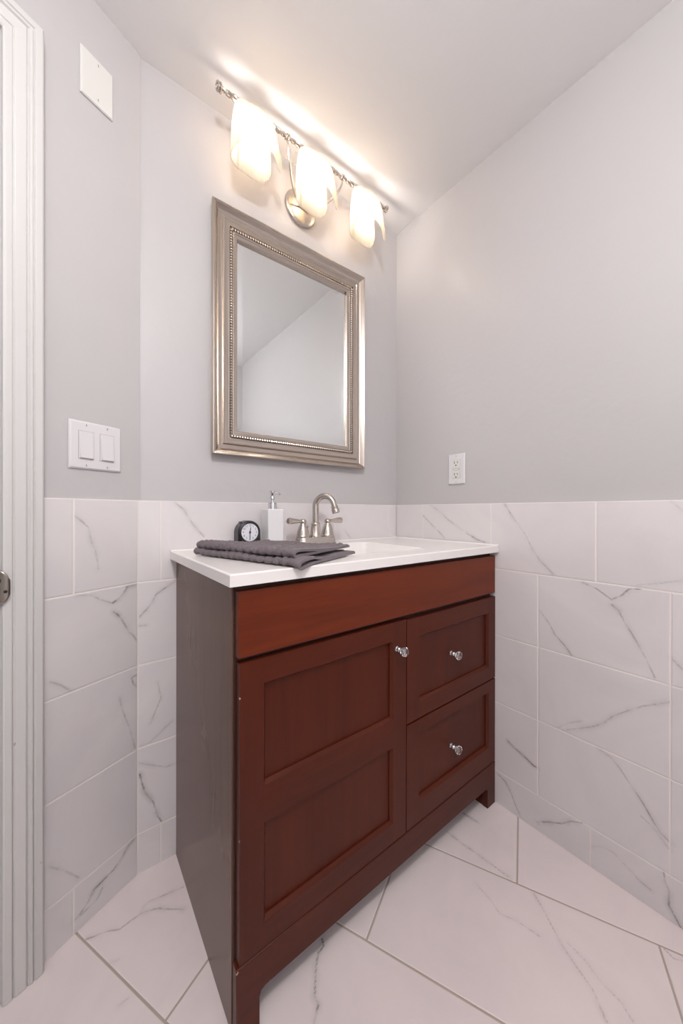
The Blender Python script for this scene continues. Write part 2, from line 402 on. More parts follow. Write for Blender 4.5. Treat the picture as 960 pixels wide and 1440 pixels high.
tiles('wainscot_tile', rows([yb, -1.6107, -1.3167, -1.0222, -.7282, -.4313, -.1432, 0], [yb, -1.759, -1.4645, -1.1703, -.8761, -.5819, -.2877, 0], [yb, -1.60, -1.306, -1.0116, -.7174, -.423, -.129, 0]),
      VEINS_RIGHT, MR, M['tile'], M['grout'], wall_right)
tiles('wainscot_tile', rows([.1392, .1949, .489, .783, 1.064, 1.1122], [.1392, .4, .7, 1.0, 1.1122], [.1392, .1949, .489, .783, 1.064, 1.1122]),
      VEINS_BACK, MBK, M['tile'], M['grout'], wall_back)
tiles('wainscot_tile', rows([0, .148, .272], [0, .272], [0, .148, .272]), VEINS_LEFT, ML, M['tile'], M['grout'], wall_left)
tiles('wainscot_tile', rows([1.05, 1.2], [1.05, 1.2], [1.05, 1.2]), [], ML, M['tile'], M['grout'], wall_left)
# floor tiles laid square to the door wall: rows b, joints along a
def MF(a, h, bb): return Vector((NL.x * a - DL.x * bb, NL.y * a - DL.y * bb, h))
FV = [(s, [((x * NL.x + y * NL.y), (-x * DL.x - y * DL.y)) for x, y in pts]) for s, pts in VEINS_FLOOR]
fr = []
bs = [-.016 + .2885 * k for k in range(-6, 7)]
for k, bb in enumerate(bs[:-1]):
    kk = k - 6; off = .363 if kk % 2 == 0 else .650
    if kk == 2: off = .948
    if kk == -1: off = .500
    a = off - .579 * 5
    while a < 2.6: fr.append((a, a + .579, bb, bb + .2885)); a += .579
floor = tiles('floor', fr, FV, MF, M['floor_tile'], M['floor_grout'], None, gap=.0035, res=.004, base=-.06, lift=0.0,
      cut=[((1.13, 0, 0), (1, 0, 0)), ((0, .03, 0), (0, 1, 0)), ((0, -1.9, 0), (0, -1, 0)), ((-1.05, 0, 0), (-1, 0, 0)), (ML(0, -1.2, 0), -NL)], kind='structure')

# ---------------------------------------------------------------- door frame (casing and jamb) in the angled wall
CI = .2735
prof = [(0, -.004), (0, .010), (.003, .012), (.0135, .013), (.0155, .0105), (.0175, .0135), (.034, .0165), (.0375, .0135), (.0405, .0185), (.0445, .0185),
        (.0465, .0150), (.0490, .0190), (.0600, .0190), (.0640, .0160), (.0640, -.004)]
zc = 1.8885
vs = []
for d, h in prof:
    vs += [ML(CI - d, h, .001), ML(CI - d, h, zc + d), ML(OS1 + .006 + d, h, zc + d), ML(OS1 + .006 + d, h, .001)]
n = len(prof); fs = [(i * 4 + j, i * 4 + j + 1, ((i + 1) % n) * 4 + j + 1, ((i + 1) % n) * 4 + j) for i in range(n) for j in range(3)]
fs += [tuple(i * 4 for i in range(n)), tuple(i * 4 + 3 for i in range(n))]
b = MB().add(vs, fs, M['trim']); casing = struct('trim_1', b, bevel=.0008, ang=25)
b = MB(); b.box(OS0 - .004 - .014, OS0, -.006 - T, -.0005, .001, OZ, M['trim'], ML); b.box(OS0 - .002, OS0 + .010, -.075, -.045, .001, OZ - .002, M['trim'], ML)
b.box(OS1, OS1 + .016, -.006 - T, -.0005, .001, OZ, M['trim'], ML); b.box(OS0 - .018, OS1 + .016, -.006 - T, -.0005, OZ, OZ + .006, M['trim'], ML)
struct('door_1', b, bevel=.001)
# strike plate with its curved lip
b = MB(); zc = .8115; pts = []
path = [(OS0 + .001, -.036), (OS0 + .001, -.010), (OS0 + .0012, .004), (OS0 - .0005, .0125), (OS0 - .005, .0175), (OS0 - .010, .0195), (OS0 - .0145, .0205)]
nz = 14; vs = []; fs = []
for i, (s_, n_) in enumerate(path):
    hw = [.035, .035, .035, .0335, .030, .0245, .0135][i]
    for j in range(nz + 1): vs.append(ML(s_, n_, zc + hw * (2 * j / nz - 1)))
for i in range(len(path) - 1):
    for j in range(nz): fs.append((i * (nz + 1) + j, (i + 1) * (nz + 1) + j, (i + 1) * (nz + 1) + j + 1, i * (nz + 1) + j + 1))
b.add(vs, fs, M['bronze']); sp = build('strike_plate', b)
md = sp.modifiers.new('t', 'SOLIDIFY'); md.thickness = .0015
setp(sp, 'worn metal strike plate with rounded lip on the white door frame', 'strike plate')
b = MB(); b.lathe([(.0001, .0006), (.003, .0006), (.003, 0)], ML(OS0 - .0075, .0198, zc - .008), NL, M['slot'], 12); build('screw_hole', b, sp)
b = MB(); b.lathe([(.0001, .0006), (.0028, .0006), (.0028, 0)], ML(OS0 - .001, .0145, zc + .013), NL - DL, M['slot'], 12); build('screw_hole', b, sp)

# ---------------------------------------------------------------- vanity cabinet
van = thing('vanity_cabinet', (.67, -.22, 0), 'reddish brown wooden bathroom vanity with one door, two drawers and crystal knobs', 'cabinet')
ZU = .8247
b = MB().box(.2335, .2500, -.4270, -.001, .0, ZU, M['wood_side']); setp(build('side_panel', b, van, bevel=.001), 'greyish brown side panel facing the doorway')
b = MB().box(1.092, 1.1075, -.4270, -.001, .0, ZU, M['wood_side']); build('side_panel', b, van, bevel=.001)
b = MB().box(.2505, 1.0915, -.4265, -.002, .088, .102, M['dark']); build('bottom_panel', b, van)
b = MB().box(.2505, 1.0915, -.010, -.002, .103, ZU - .14, M['dark']); build('back_panel', b, van)
b = MB(); b.box(.2370, 1.1065, -.4310, -.4272, .067, ZU - .001, M['dark']); build('front_frame', b, van)
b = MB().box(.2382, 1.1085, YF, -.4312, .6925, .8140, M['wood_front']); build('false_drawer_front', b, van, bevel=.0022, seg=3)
out = [(.2346, 0), (.2800, 0), (.2800, .054), (.2835, .0625), (.2920, .0660), (1.0550, .0660), (1.0620, .0635), (1.0655, .0570), (1.0655, 0), (1.1105, 0), (1.1105, .1360), (.2346, .1360)]
b = MB().extrude(out, lambda a, d, c: Vector((a, d, c)), YF, -.4312, M['wood_h']); build('base_rail', b, van, bevel=.0015)
b = MB(); b.box(.2505, .2800, -.4308, -.400, 0, .085, M['wood_v']); build('foot', b, van, bevel=.001)
b = MB(); b.box(1.0670, 1.0915, -.4308, -.390, 0, .085, M['wood_v']); build('foot', b, van, bevel=.001)
def shaker(x0, x1, z0, z1, ops, wst):
    """flat frame with sunk panels; ops: (z0, z1) of each opening, xi0/xi1 shared"""
    b = MB(); xi0, xi1 = wst; y0, y1 = YF, -.4315
    b.box(x0, xi0, y0, y1, z0, z1, M['wood_v']); b.box(xi1, x1, y0, y1, z0, z1, M['wood_v'])
    zs = [z0] + [z for o in ops for z in o] + [z1]
    for i in range(0, len(zs), 2): b.box(xi0, xi1, y0, y1, zs[i], zs[i + 1], M['wood_h'])
    c = .0058; dp = .0100
    for (a0, a1) in ops:
        A = [(xi0, a0), (xi1, a0), (xi1, a1), (xi0, a1)]
        B = [(xi0 + c, a0 + c), (xi1 - c, a0 + c), (xi1 - c, a1 - c), (xi0 + c, a1 - c)]
        vs = [(x, y0 + .0004, z) for x, z in A] + [(x, y0 + dp - .003, z) for x, z in B] + [(x, y0 + dp, z) for x, z in B]
        b.add(vs, [(0, 1, 5, 4), (2, 3, 7, 6), (4, 5, 9, 8), (6, 7, 11, 10)], M['wood_h'])
        b.add(vs, [(1, 2, 6, 5), (3, 0, 4, 7), (5, 6, 10, 9), (7, 4, 8, 11), (8, 9, 10, 11)], M['wood_v'])
    return b
dr = build('door', shaker(.2400, .6785, .1395, .6830, [(.1870, .3740), (.4440, .6370)], (.2875, .6318)), van, flip=True, ang=20)
dw1 = build('drawer', shaker(.6815, 1.1085, .4140, .6800, [(.4560, .6315)], (.7308, 1.0695)), van, ang=20)
dw2 = build('drawer', shaker(.6815, 1.1085, .1400, .4095, [(.1960, .3740)], (.7290, 1.0705)), van, ang=20)
def knob(x, y, z, parent):
    b = MB(); b.lathe([(.0001, 0), (.0062, 0), (.0062, .0015), (.0035, .003), (.003, .007), (.0055, .009), (.0062, .011), (.0045, .0135), (.004, .0155), (.0068, .0175), (.0072, .0185), (.0001, .0186)], (x, y, z), (0, -1, 0), M['chrome'], 20)
    k = setp(build('knob', b, parent), 'faceted crystal knob on a chrome stem')
    b = MB(); b.lathe([(.0001, .0188), (.006, .0188), (.0105, .0225), (.0125, .0265), (.0118, .0300), (.0085, .0330), (.0045, .0345), (.0001, .0348)], (x, y, z), (0, -1, 0), M['crystal'], 10)
    build('crystal', b, k, smooth_=False)
knob(.6432, YF, .6170, dr); knob(.8810, YF + .010, .5455, dw1); knob(.8815, YF + .010, .2750, dw2)

# ---------------------------------------------------------------- countertop with moulded basin
tx0, tx1, ty0, ty1, zt = .2179, 1.1095, -.4608, -.0008, .8487
def box_in(x, y, cx, cy, hx, hy, r):      # signed distance inside a rounded box (positive inside)
    qx = abs(x - cx) - (hx - r); qy = abs(y - cy) - (hy - r)
    return r - math.hypot(max(qx, 0), max(qy, 0)) - min(max(qx, qy), 0)
def sst(t): t = min(1, max(0, t)); return t * t * (3 - 2 * t)
def ztop(x, y):
    d = box_in(x, y, .6635, -.2440, .1790, .1400, .030)
    z = zt
    if d > -.006: z += .0012 * sst((d + .006) / .006) * (1 if d < 0 else max(0, 1 - d / .004))
    if d > 0: z -= .012 * sst(d / .012) + .105 * sst((d - .006) / .070)
    e = min(ty1 - y, tx1 - x)
    if e < .012: z += .0028 * sst((.012 - e) / .006)
    return z
xs = [tx0, tx0 + .0008, tx0 + .0025] + list(np.linspace(tx0 + .005, tx1 - .013, 200)) + list(np.linspace(tx1 - .011, tx1, 8))
ys = [ty0, ty0 + .0008, ty0 + .0025] + list(np.linspace(ty0 + .005, ty1 - .013, 104)) + list(np.linspace(ty1 - .011, ty1, 8))
b = MB(); vs = []
for x in xs:
    for y in ys:
        z = ztop(x, y); e = min(x - tx0, y - ty0)
        if e < .0025: z -= .0025 * (1 - math.sqrt(max(0, 1 - (1 - e / .0025) ** 2)))
        vs.append((x, y, z))
ny = len(ys); fs = [(i * ny + j, (i + 1) * ny + j, (i + 1) * ny + j + 1, i * ny + j + 1) for i in range(len(xs) - 1) for j in range(ny - 1)]
rim = [i * ny for i in range(len(xs))] + [(len(xs) - 1) * ny + j for j in range(1, ny)] + [i * ny + ny - 1 for i in range(len(xs) - 2, -1, -1)] + [j for j in range(ny - 2, 0, -1)]
o = len(vs)
for k in rim: vs.append((vs[k][0], vs[k][1], zt - .0225))
for k in range(len(rim)): fs.append((rim[k], rim[(k + 1) % len(rim)], o + (k + 1) % len(rim), o + k))
o2 = len(vs)      # underside: an apron 30 mm wide
for k in rim:
    x, y, _ = vs[k]; vs.append((min(max(x, tx0 + .05), tx1 - .05), min(max(y, ty0 + .05), ty1 - .05), zt - .0225))
for k in range(len(rim)): fs.append((o + k, o + (k + 1) % len(rim), o2 + (k + 1) % len(rim), o2 + k))
b.add(vs, fs, M['top'])
ct = build('sink_countertop', b, None, ang=50, flip=False)
setp(ct, 'glossy white countertop with a moulded rectangular sink on the brown vanity', 'countertop')
b = MB(); b.lathe([(.0001, .003), (.014, .003), (.018, .002), (.021, .0005), (.021, -.002), (.0001, -.002)], (.6635, -.235, zt - .1165), (0, 0, 1), M['nickel'], 28)
build('drain', b, ct)

# ---------------------------------------------------------------- faucet
fx, fy = .6555, -.0640
fa = thing('faucet', (fx, fy, zt), 'brushed nickel two handle faucet with high curved spout behind the sink', 'faucet')
b = MB(); pr = []
def stad(hx, r, n=12):
    return [(hx + r * math.cos(t), r * math.sin(t)) for t in np.linspace(-math.pi / 2, math.pi / 2, n)] + [(-hx + r * math.cos(t), r * math.sin(t)) for t in np.linspace(math.pi / 2, 3 * math.pi / 2, n)]
rings = [(.0495, .0295, 0), (.0495, .0295, .003), (.0495, .0275, .006), (.0490, .0250, .018), (.0490, .0245, .022), (.0485, .0225, .0245), (.0485, .0215, .0245)]
vs = []; fs = []
for hx, r, h in rings: vs += [(fx + a, fy + c, zt + h) for a, c in stad(hx, r)]
q = 24
for i in range(len(rings) - 1):
    for k in range(q): fs.append((i * q + k, i * q + (k + 1) % q, (i + 1) * q + (k + 1) % q, (i + 1) * q + k))
fs += [tuple(range(q)), tuple((len(rings) - 1) * q + k for k in range(q))]
b.add(vs, fs, M['nickel']); build('base', b, fa)
b = MB(); b.lathe([(.0205, .0245), (.0205, .028), (.0185, .033), (.0168, .045), (.0155, .058), (.0150, .064), (.0158, .067), (.0150, .070), (.0115, .073), (.0001, .073)], (fx, fy, zt), (0, 0, 1), M['nickel'], 32)
pts = [(fx, fy, zt + .066), (fx, fy, zt + .10)]
sd = Vector((.52, -.85, 0)).normalized()
R_ = .0335; top = Vector((fx, fy, zt + .127))
pts.append(tuple(top - Vector((0, 0, .01))))
for t in np.linspace(0, math.radians(168), 22):
    pts.append(tuple(top + sd * (R_ * (1 - math.cos(t))) + Vector((0, 0, R_ * math.sin(t)))))
e = Vector(pts[-1]); d = (Vector(pts[-1]) - Vector(pts[-2])).normalized(); e = e + d * .006; pts.append(tuple(e))
rad = [.0108] * 3 + list(np.linspace(.0108, .0092, 22)) + [.0092]
b.tube(pts, rad, M['nickel'], 20); sp_ = build('spout', b, fa)
b = MB(); b.lathe([(.0095, -.002), (.0115, .000), (.0118, .003), (.0108, .005), (.0108, .007), (.0128, .009), (.0128, .021), (.0115, .0225), (.0085, .0225), (.0080, .018), (.0001, .018)], tuple(e + d * .002), tuple(d), M['nickel'], 28)
build('aerator', b, sp_)
for sg in (-1, 1):
    cx = fx + sg * .0495
    b = MB(); b.lathe([(.0225, .0245), (.0228, .027), (.0215, .0285), (.0205, .033), (.0190, .043), (.0160, .054), (.0118, .0635), (.0090, .068), (.0088, .070), (.0105, .0715), (.0112, .075), (.0108, .0790), (.0085, .0825), (.0045, .0845), (.0001, .085)], (cx, fy, zt), (0, 0, 1), M['nickel'], 32)
    dd = Vector((sg * 1.0, -.10 if sg < 0 else -.02, .03)).normalized(); o_ = Vector((cx, fy, zt + .0770))
    prof_ = [(0, .0065), (.010, .0058), (.018, .0056), (.028, .0072), (.040, .0090), (.050, .0100), (.056, .0102), (.0585, .0092), (.0600, .0065)]
    b.tube([tuple(o_ + dd * h) for h, r in prof_], [r for h, r in prof_], M['nickel'], 20)
    build('handle', b, fa)
b = MB(); b.lathe([(.0022, 0), (.0022, .032), (.0050, .033), (.0058, .037), (.0045, .041), (.0025, .0425), (.0050, .045), (.0058, .0495), (.0035, .054), (.0001, .055)], (fx - .020, fy + .024, zt + .010), (0, 0, 1), M['nickel'], 20)
build('lift_rod', b, fa)

# ---------------------------------------------------------------- soap dispenser
sx, sy = .5000, -.0550
so = thing('soap_dispenser', (sx, sy, zt), 'square white soap dispenser with chrome pump between clock and faucet', 'soap dispenser')
b = MB().box(sx - .026, sx + .026, sy - .026, sy + .026, zt + .0006, zt + .1170, M['porcelain']); build('body', b, so, bevel=.003, seg=3)
b = MB(); b.lathe([(.0138, .117), (.0138, .135), (.0120, .1365), (.0045, .137), (.0040, .150), (.0001, .150)], (sx, sy, zt), (0, 0, 1), M['chrome'], 28)
build('collar', b, so)
b = MB(); b.lathe([(.0050, .145), (.0078, .148), (.0078, .153), (.0068, .155), (.0068, .160), (.0082, .162), (.0085, .172), (.0075, .1735), (.0001, .174)], (sx, sy, zt), (0, 0, 1), M['chrome'], 24)
dn = Vector((.96, -.28, 0)); o_ = Vector((sx, sy, zt + .167))
b.tube([tuple(o_), tuple(o_ + dn * .012), tuple(o_ + dn * .020 + Vector((0, 0, -.001))), tuple(o_ + dn * .025 + Vector((0, 0, -.005)))], [.0042, .0036, .0030, .0024], M['chrome'], 12)
build('pump_head', b, so)

# ---------------------------------------------------------------- alarm clock
kx, ky = .4200, -.0560; kz = zt + .0475
ck = thing('alarm_clock', (kx, ky, zt), 'small black round topped alarm clock with white dial behind the grey towel', 'clock')
r = .0345; ol = [(kx - r, zt + .0008), (kx + r, zt + .0008)] + [(kx + r * math.cos(t), kz + r * math.sin(t)) for t in np.linspace(0, math.pi, 40)]
ol = [(kx - r * 1.02, zt + .0006), (kx + r * 1.02, zt + .0006)] + ol[2:]
b = MB().extrude(ol, lambda a, d, c: Vector((a, d, c)), ky - .012, ky + .024, M['black'])
build('case', b, ck, bevel=.0025, seg=3)
b = MB(); b.lathe([(.0262, -.001), (.0262, .0028), (.0285, .0035), (.0320, .002), (.0330, -.001)], (kx, ky - .0118, kz), (0, -1, 0), M['black'], 64); build('bezel', b, ck)
b = MB(); b.box(kx - .0240, kx - .0150, ky + .000, ky + .014, kz + .0230, kz + .0318, M['black']); build('snooze_button', b, ck, bevel=.001)
b = MB(); b.lathe([(.0001, .0016), (.0264, .0016), (.0264, .0008)], (kx, ky - .0120, kz), (0, -1, 0), M['dial'], 64); dial = build('dial', b, ck)
b = MB(); yk = ky - .0138
for h in range(1, 13):
    t = math.radians(90 - 30 * h); cxx = kx + .0202 * math.cos(t); czz = kz + .0202 * math.sin(t)
    text(str(h), .0086, lambda a, c, cxx=cxx, czz=czz: (cxx + a, yk, czz + c), M['ink'], b)
build('numerals', b, dial, smooth_=False, flip=False)
def hand(ang, l, w_, off):
    b = MB(); t = math.radians(90 - ang); u = (math.cos(t), math.sin(t)); p = (-u[1], u[0])
    pl = [(-.004, -w_), (l * .7, -w_), (l, -w_ * .3), (l, w_ * .3), (l * .7, w_), (-.004, w_)]
    b.extrude([(kx + u[0] * a + p[0] * c, kz + u[1] * a + p[1] * c) for a, c in pl], lambda a, d, c: Vector((a, d, c)), ky - off, ky - off + .0004, M['ink']); return b
build('hour_hand', hand(10, .0165, .0011, .0146), dial); build('minute_hand', hand(180, .0215, .0010, .0151), dial)
b = MB(); b.lathe([(.0001, .0008), (.0032, .0008), (.0032, 0)], (kx, ky - .0151, kz), (0, -1, 0), M['ink'], 20); build('hand_hub', b, dial)

# ---------------------------------------------------------------- folded towel
cA, cB, cC, cD = Vector((.247, -.142, 0)), Vector((.347, -.480, 0)), Vector((.578, -.368, 0)), Vector((.470, -.125, 0))
def quad(u, v): return cA.lerp(cD, u).lerp(cB.lerp(cC, u), v)      # u across from the left fold, v towards the front edge
def layer(z_bot, z_mid, ulo, uhi, shift):
    """cross-section in (u metres, z): bottom sheet runs in, turns at the fold, comes back as the top sheet"""
    Wd = .265; path = []
    th = .0062; h0 = .0175                                    # height of the hollow fold
    for k in range(50): u = uhi * Wd * (1 - k / 50) + .010 * (k / 50); path.append((u, 0.0, 0))
    for k in range(1, 16): t = math.pi * k / 16; path.append((.010 - .0105 * math.sin(t), 0, k / 16))
    for k in range(56): u = .010 + (Wd * (uhi + ulo) - .010) * k / 55; path.append((u, 0, 1))
    return path, th, h0, Wd
def towel_layer(z0, uhi_b, uhi_t, hollow, vs0, vs1, usft, seed):
    th = .0050; Wd = .268; b = MB()
    mid = []                                                    # (u, height fraction 0..1)
    for k in range(60): f = k / 59; mid.append((uhi_b * (1 - f) + .030 * f, 0.0))
    for k in range(1, 14): t = math.pi * k / 14; mid.append((.030 - .034 * math.sin(t), (1 - math.cos(t)) / 2))
    for k in range(66): f = k / 65; mid.append((.030 + (uhi_t - .030) * f, 1.0))
    nv = 150; nu = len(mid); rows_o = []; rows_i = []
    for j in range(nv + 1):
        v = vs0 + (vs1 - vs0) * j / nv; Ro = []; Ri = []; P = []
        for i, (u, hf) in enumerate(mid):
            far = max(0, (u - .05) / .95)
            gap = hollow * (1 - .78 * sst(far * 2.2)) * (1 - .12 * math.sin(v * 9 + seed))
            z = z0 + th / 2 + hf * gap + (.002 * math.sin(v * 14 + seed) + .0015 * math.sin(u * 11 + 2 * seed + v * 4)) * (hf * .8)
            hem = sst((v - .90) / .03)
            rib = math.sin(v * 2 * math.pi * 15 + .9 * math.sin(u * 7 + seed) + .8 * noise.noise(Vector((u * 5, v * 6, seed))))
            nz_ = noise.noise(Vector((u * 38, v * 50, seed * 3.1))) * .0016 + noise.noise(Vector((u * 95, v * 125, seed))) * .0017
            amp = (1 - hem) * (.0019 * rib + nz_)
            pos = quad(u + usft + .012 * math.sin(v * 5 + seed) * (u > .5), v)
            P.append((pos, z, amp, hf))
        for i in range(nu):
            a = P[max(0, i - 1)]; c = P[min(nu - 1, i + 1)]
            tg = Vector((c[0].x - a[0].x, c[0].y - a[0].y, c[1] - a[1]))
            if tg.length < 1e-6: tg = Vector((1, 0, 0))
            al = (cB - cA).normalized(); nrm = tg.cross(al).normalized()
            # outward: away from the hollow
            p = Vector((P[i][0].x, P[i][0].y, P[i][1])); hf = P[i][3]
            outw = Vector((cA.x - cD.x, cA.y - cD.y, 0)).normalized() * (1 - abs(2 * hf - 1)) + Vector((0, 0, 2 * hf - 1))
            if nrm.dot(outw) < 0: nrm = -nrm
            ao = P[i][2] * (.3 if hf < .05 else 1)
            Ro.append(p + nrm * (th / 2 + ao)); Ri.append(p - nrm * (th / 2 + P[i][2] * .2))
        rows_o.append(Ro); rows_i.append(Ri)
    ring = [Ro + Ri[::-1] for Ro, Ri in zip(rows_o, rows_i)]; m_ = len(ring[0]); vs = [p for R in ring for p in R]
    vs = [Vector((p.x, p.y, max(p.z, zt + .0018))) if p.y > -.457 else Vector((p.x, p.y, p.z - (-.457 - p.y) * .30)) for p in vs]
    for j in range(nv):
        f = [(j * m_ + k, j * m_ + (k + 1) % m_, (j + 1) * m_ + (k + 1) % m_, (j + 1) * m_ + k) for k in range(m_)]
        if j == 0: b.add(vs, [], M['towel'])
        hemr = (vs0 + (vs1 - vs0) * j / nv) > .915
        k_ = b.slot(M['towel_hem'] if hemr else M['towel'])
        for q_ in f: b.f.append(list(q_)); b.mi.append(k_)
    for j in (0, nv):      # caps as quads between outer and inner skins
        base = j * m_
        for k in range(nu - 1):
            b.f.append([base + k, base + k + 1, base + m_ - 2 - k, base + m_ - 1 - k]); b.mi.append(b.slot(M['towel_hem']))
    return b
tw = build('towel', towel_layer(zt + .0022, .985, .97, .0105, .0, 1.0, 0.0, 1.3), None, ang=80)
setp(tw, 'folded dark grey towel lying on the near left end of the white countertop', 'towel')
up = build('upper_fold', towel_layer(zt + .0190, .93, .90, .0110, .02, .955, .012, 2.9), tw, ang=80)

# ---------------------------------------------------------------- framed mirror
mx0, mx1, mz0, mz1, yw = .3275, .9180, 1.1270, 1.8775, .0135
mi = thing('wall_mirror', ((mx0 + mx1) / 2, yw, mz0), 'rectangular wall mirror in a brushed champagne silver frame above the sink', 'mirror')
prof = [(.0045, .0), (.0045, .0165), (.0, .0185), (.0, .0290), (.0018, .0312), (.0045, .0318), (.0068, .0300), (.0085, .0300), (.0120, .0272), (.0170, .0212), (.0225, .0175), (.0280, .0162), (.0325, .0172), (.0350, .0200), (.0362, .0228), (.0377, .0228), (.0390, .0210), (.0450, .0195), (.0510, .0200), (.0535, .0205), (.0545, .0185), (.0550, .0140), (.0640, .0140), (.0645, .0185), (.0665, .0190), (.0690, .0180), (.0700, .0160), (.0760, .0150), (.0785, .0150), (.0800, .0135), (.0800, .0)]
vs = []
for d, h in prof: vs += [(mx0 + d, yw - h, mz0 + d), (mx1 - d, yw - h, mz0 + d), (mx1 - d, yw - h, mz1 - d), (mx0 + d, yw - h, mz1 - d)]
n = len(prof); fs = [(i * 4 + j, i * 4 + (j + 1) % 4, ((i + 1) % n) * 4 + (j + 1) % 4, ((i + 1) % n) * 4 + j) for i in range(n) for j in range(4)]
b = MB().add(vs, fs, M['frame']); fr_ = build('frame', b, mi, ang=28)
b = MB(); d = .0596; yy = yw - .0172
def beads(p, q):
    p, q = Vector(p), Vector(q); L_ = (q - p).length; k = int(L_ / .0082)
    ax = (q - p).normalized()
    for i in range(k):
        c = p + ax * (L_ * (i + .5) / k); tilt = (ax + Vector((.35 if abs(ax.z) > .5 else 0, 0, .35 if abs(ax.x) > .5 else 0))).normalized()
        b.lathe([(.0008, -.0042), (.0040, -.0030), (.0052, 0), (.0040, .0030), (.0008, .0042)], tuple(c), tuple(tilt), M['frame'], 8)
beads((mx0 + d, yy, mz0 + d), (mx1 - d, yy, mz0 + d)); beads((mx0 + d, yy, mz1 - d), (mx1 - d, yy, mz1 - d))
beads((mx0 + d, yy, mz0 + d), (mx0 + d, yy, mz1 - d)); beads((mx1 - d, yy, mz0 + d), (mx1 - d, yy, mz1 - d))
setp(build('beaded_trim', b, fr_), 'small silver beads around the glass')
gx0, gx1, gz0, gz1 = mx0 + .0795, mx1 - .0795, mz0 + .0795, mz1 - .0795; yg = yw - .0070; bv = .020
A = [(gx0, yg + .0012, gz0), (gx1, yg + .0012, gz0), (gx1, yg + .0012, gz1), (gx0, yg + .0012, gz1)]
B = [(gx0 + bv, yg, gz0 + bv), (gx1 - bv, yg, gz0 + bv), (gx1 - bv, yg, gz1 - bv), (gx0 + bv, yg, gz1 - bv)]
C_ = [(x, yg + .005, z) for x, _, z in A]
b = MB().add(A + B + C_, [(4, 5, 6, 7), (0, 1, 5, 4), (1, 2, 6, 5), (2, 3, 7, 6), (3, 0, 4, 7), (8, 9, 10, 11), (0, 1, 9, 8), (1, 2, 10, 9), (2, 3, 11, 10), (3, 0, 8, 11)], M['mirror'])
build('mirror_glass', b, mi, smooth_=False)

# ---------------------------------------------------------------- vanity light with three glass shades
lx = .6400; by, bz = -.0900, 2.1180
vl = thing('vanity_light', (lx, .0135, 2.02), 'three shade vanity light with twisted nickel bar above the mirror, lit', 'wall light')
b = MB(); b.lathe([(.0620, 0), (.0620, .004), (.0595, .008), (.0560, .011), (.0500, .013), (.0300, .016), (.0120, .018), (.0120, .024), (.0001, .026)], (lx, .0135, 2.020), (0, -1, 0), M['nickel'], 56)
build('back_plate', b, vl)
b = MB()      # rope-twisted bar, two strands, thinning towards each joint
xs_ = np.linspace(lx - .3185, lx + .3185, 330)
for ph in (0, math.pi):
    pts = []; rr = []
    for x in xs_:
        g = (x - (lx - .3185)) / .2125; fq = abs(g - round(g)); rr_ = .0030 * (.55 + .9 * min(1, fq * 5)); t = (x - lx) * 2 * math.pi / .034 + ph
        pts.append((x, by + .0028 * math.cos(t), bz + .0028 * math.sin(t))); rr.append(rr_ + .0014)
    b.tube(pts, rr, M['nickel'], 8)
build('twisted_bar', b, vl)
for k, x in enumerate((lx - .3185, lx - .1075, lx + .1075, lx + .3185)):
    b = MB(); end = k in (0, 3); sg = -1 if k == 0 else 1
    for j, dx in enumerate((-.0040, .0030)):
        R0 = .0088 if end else .0070
        b.tube([(x + dx + .0022 * math.sin(t) * sg, by + R0 * math.cos(t), bz + R0 * math.sin(t) * (1.15 if j else 1)) for t in np.linspace(0, 2 * math.pi, 25)[:-1]], .0028, M['nickel'], 8, closed=True)
    b.lathe([(.0001, -.008), (.0045, -.006), (.0058, 0), (.0045, .006), (.0001, .008)], (x, by, bz), (1, 0, 0), M['nickel'], 14)
    build('scroll_finial', b, vl)
for sg in (-1, 1):      # arms curving from the back plate up to the bar
    b = MB(); pts = []
    for t in np.linspace(0, 1, 26):
        a = t * math.pi / 2; x = lx + sg * .1075 * math.sin(a) ** .9; z = 2.0150 + (bz - 2.0150) * (1 - math.cos(a)) ** 1.0
        y = -.012 + (by + .012) * sst(t * 1.15)
        pts.append((x, y, z))
    b.tube(pts, [.0042 - .0010 * t for t in np.linspace(0, 1, 26)], M['nickel'], 10); build('arm', b, vl)
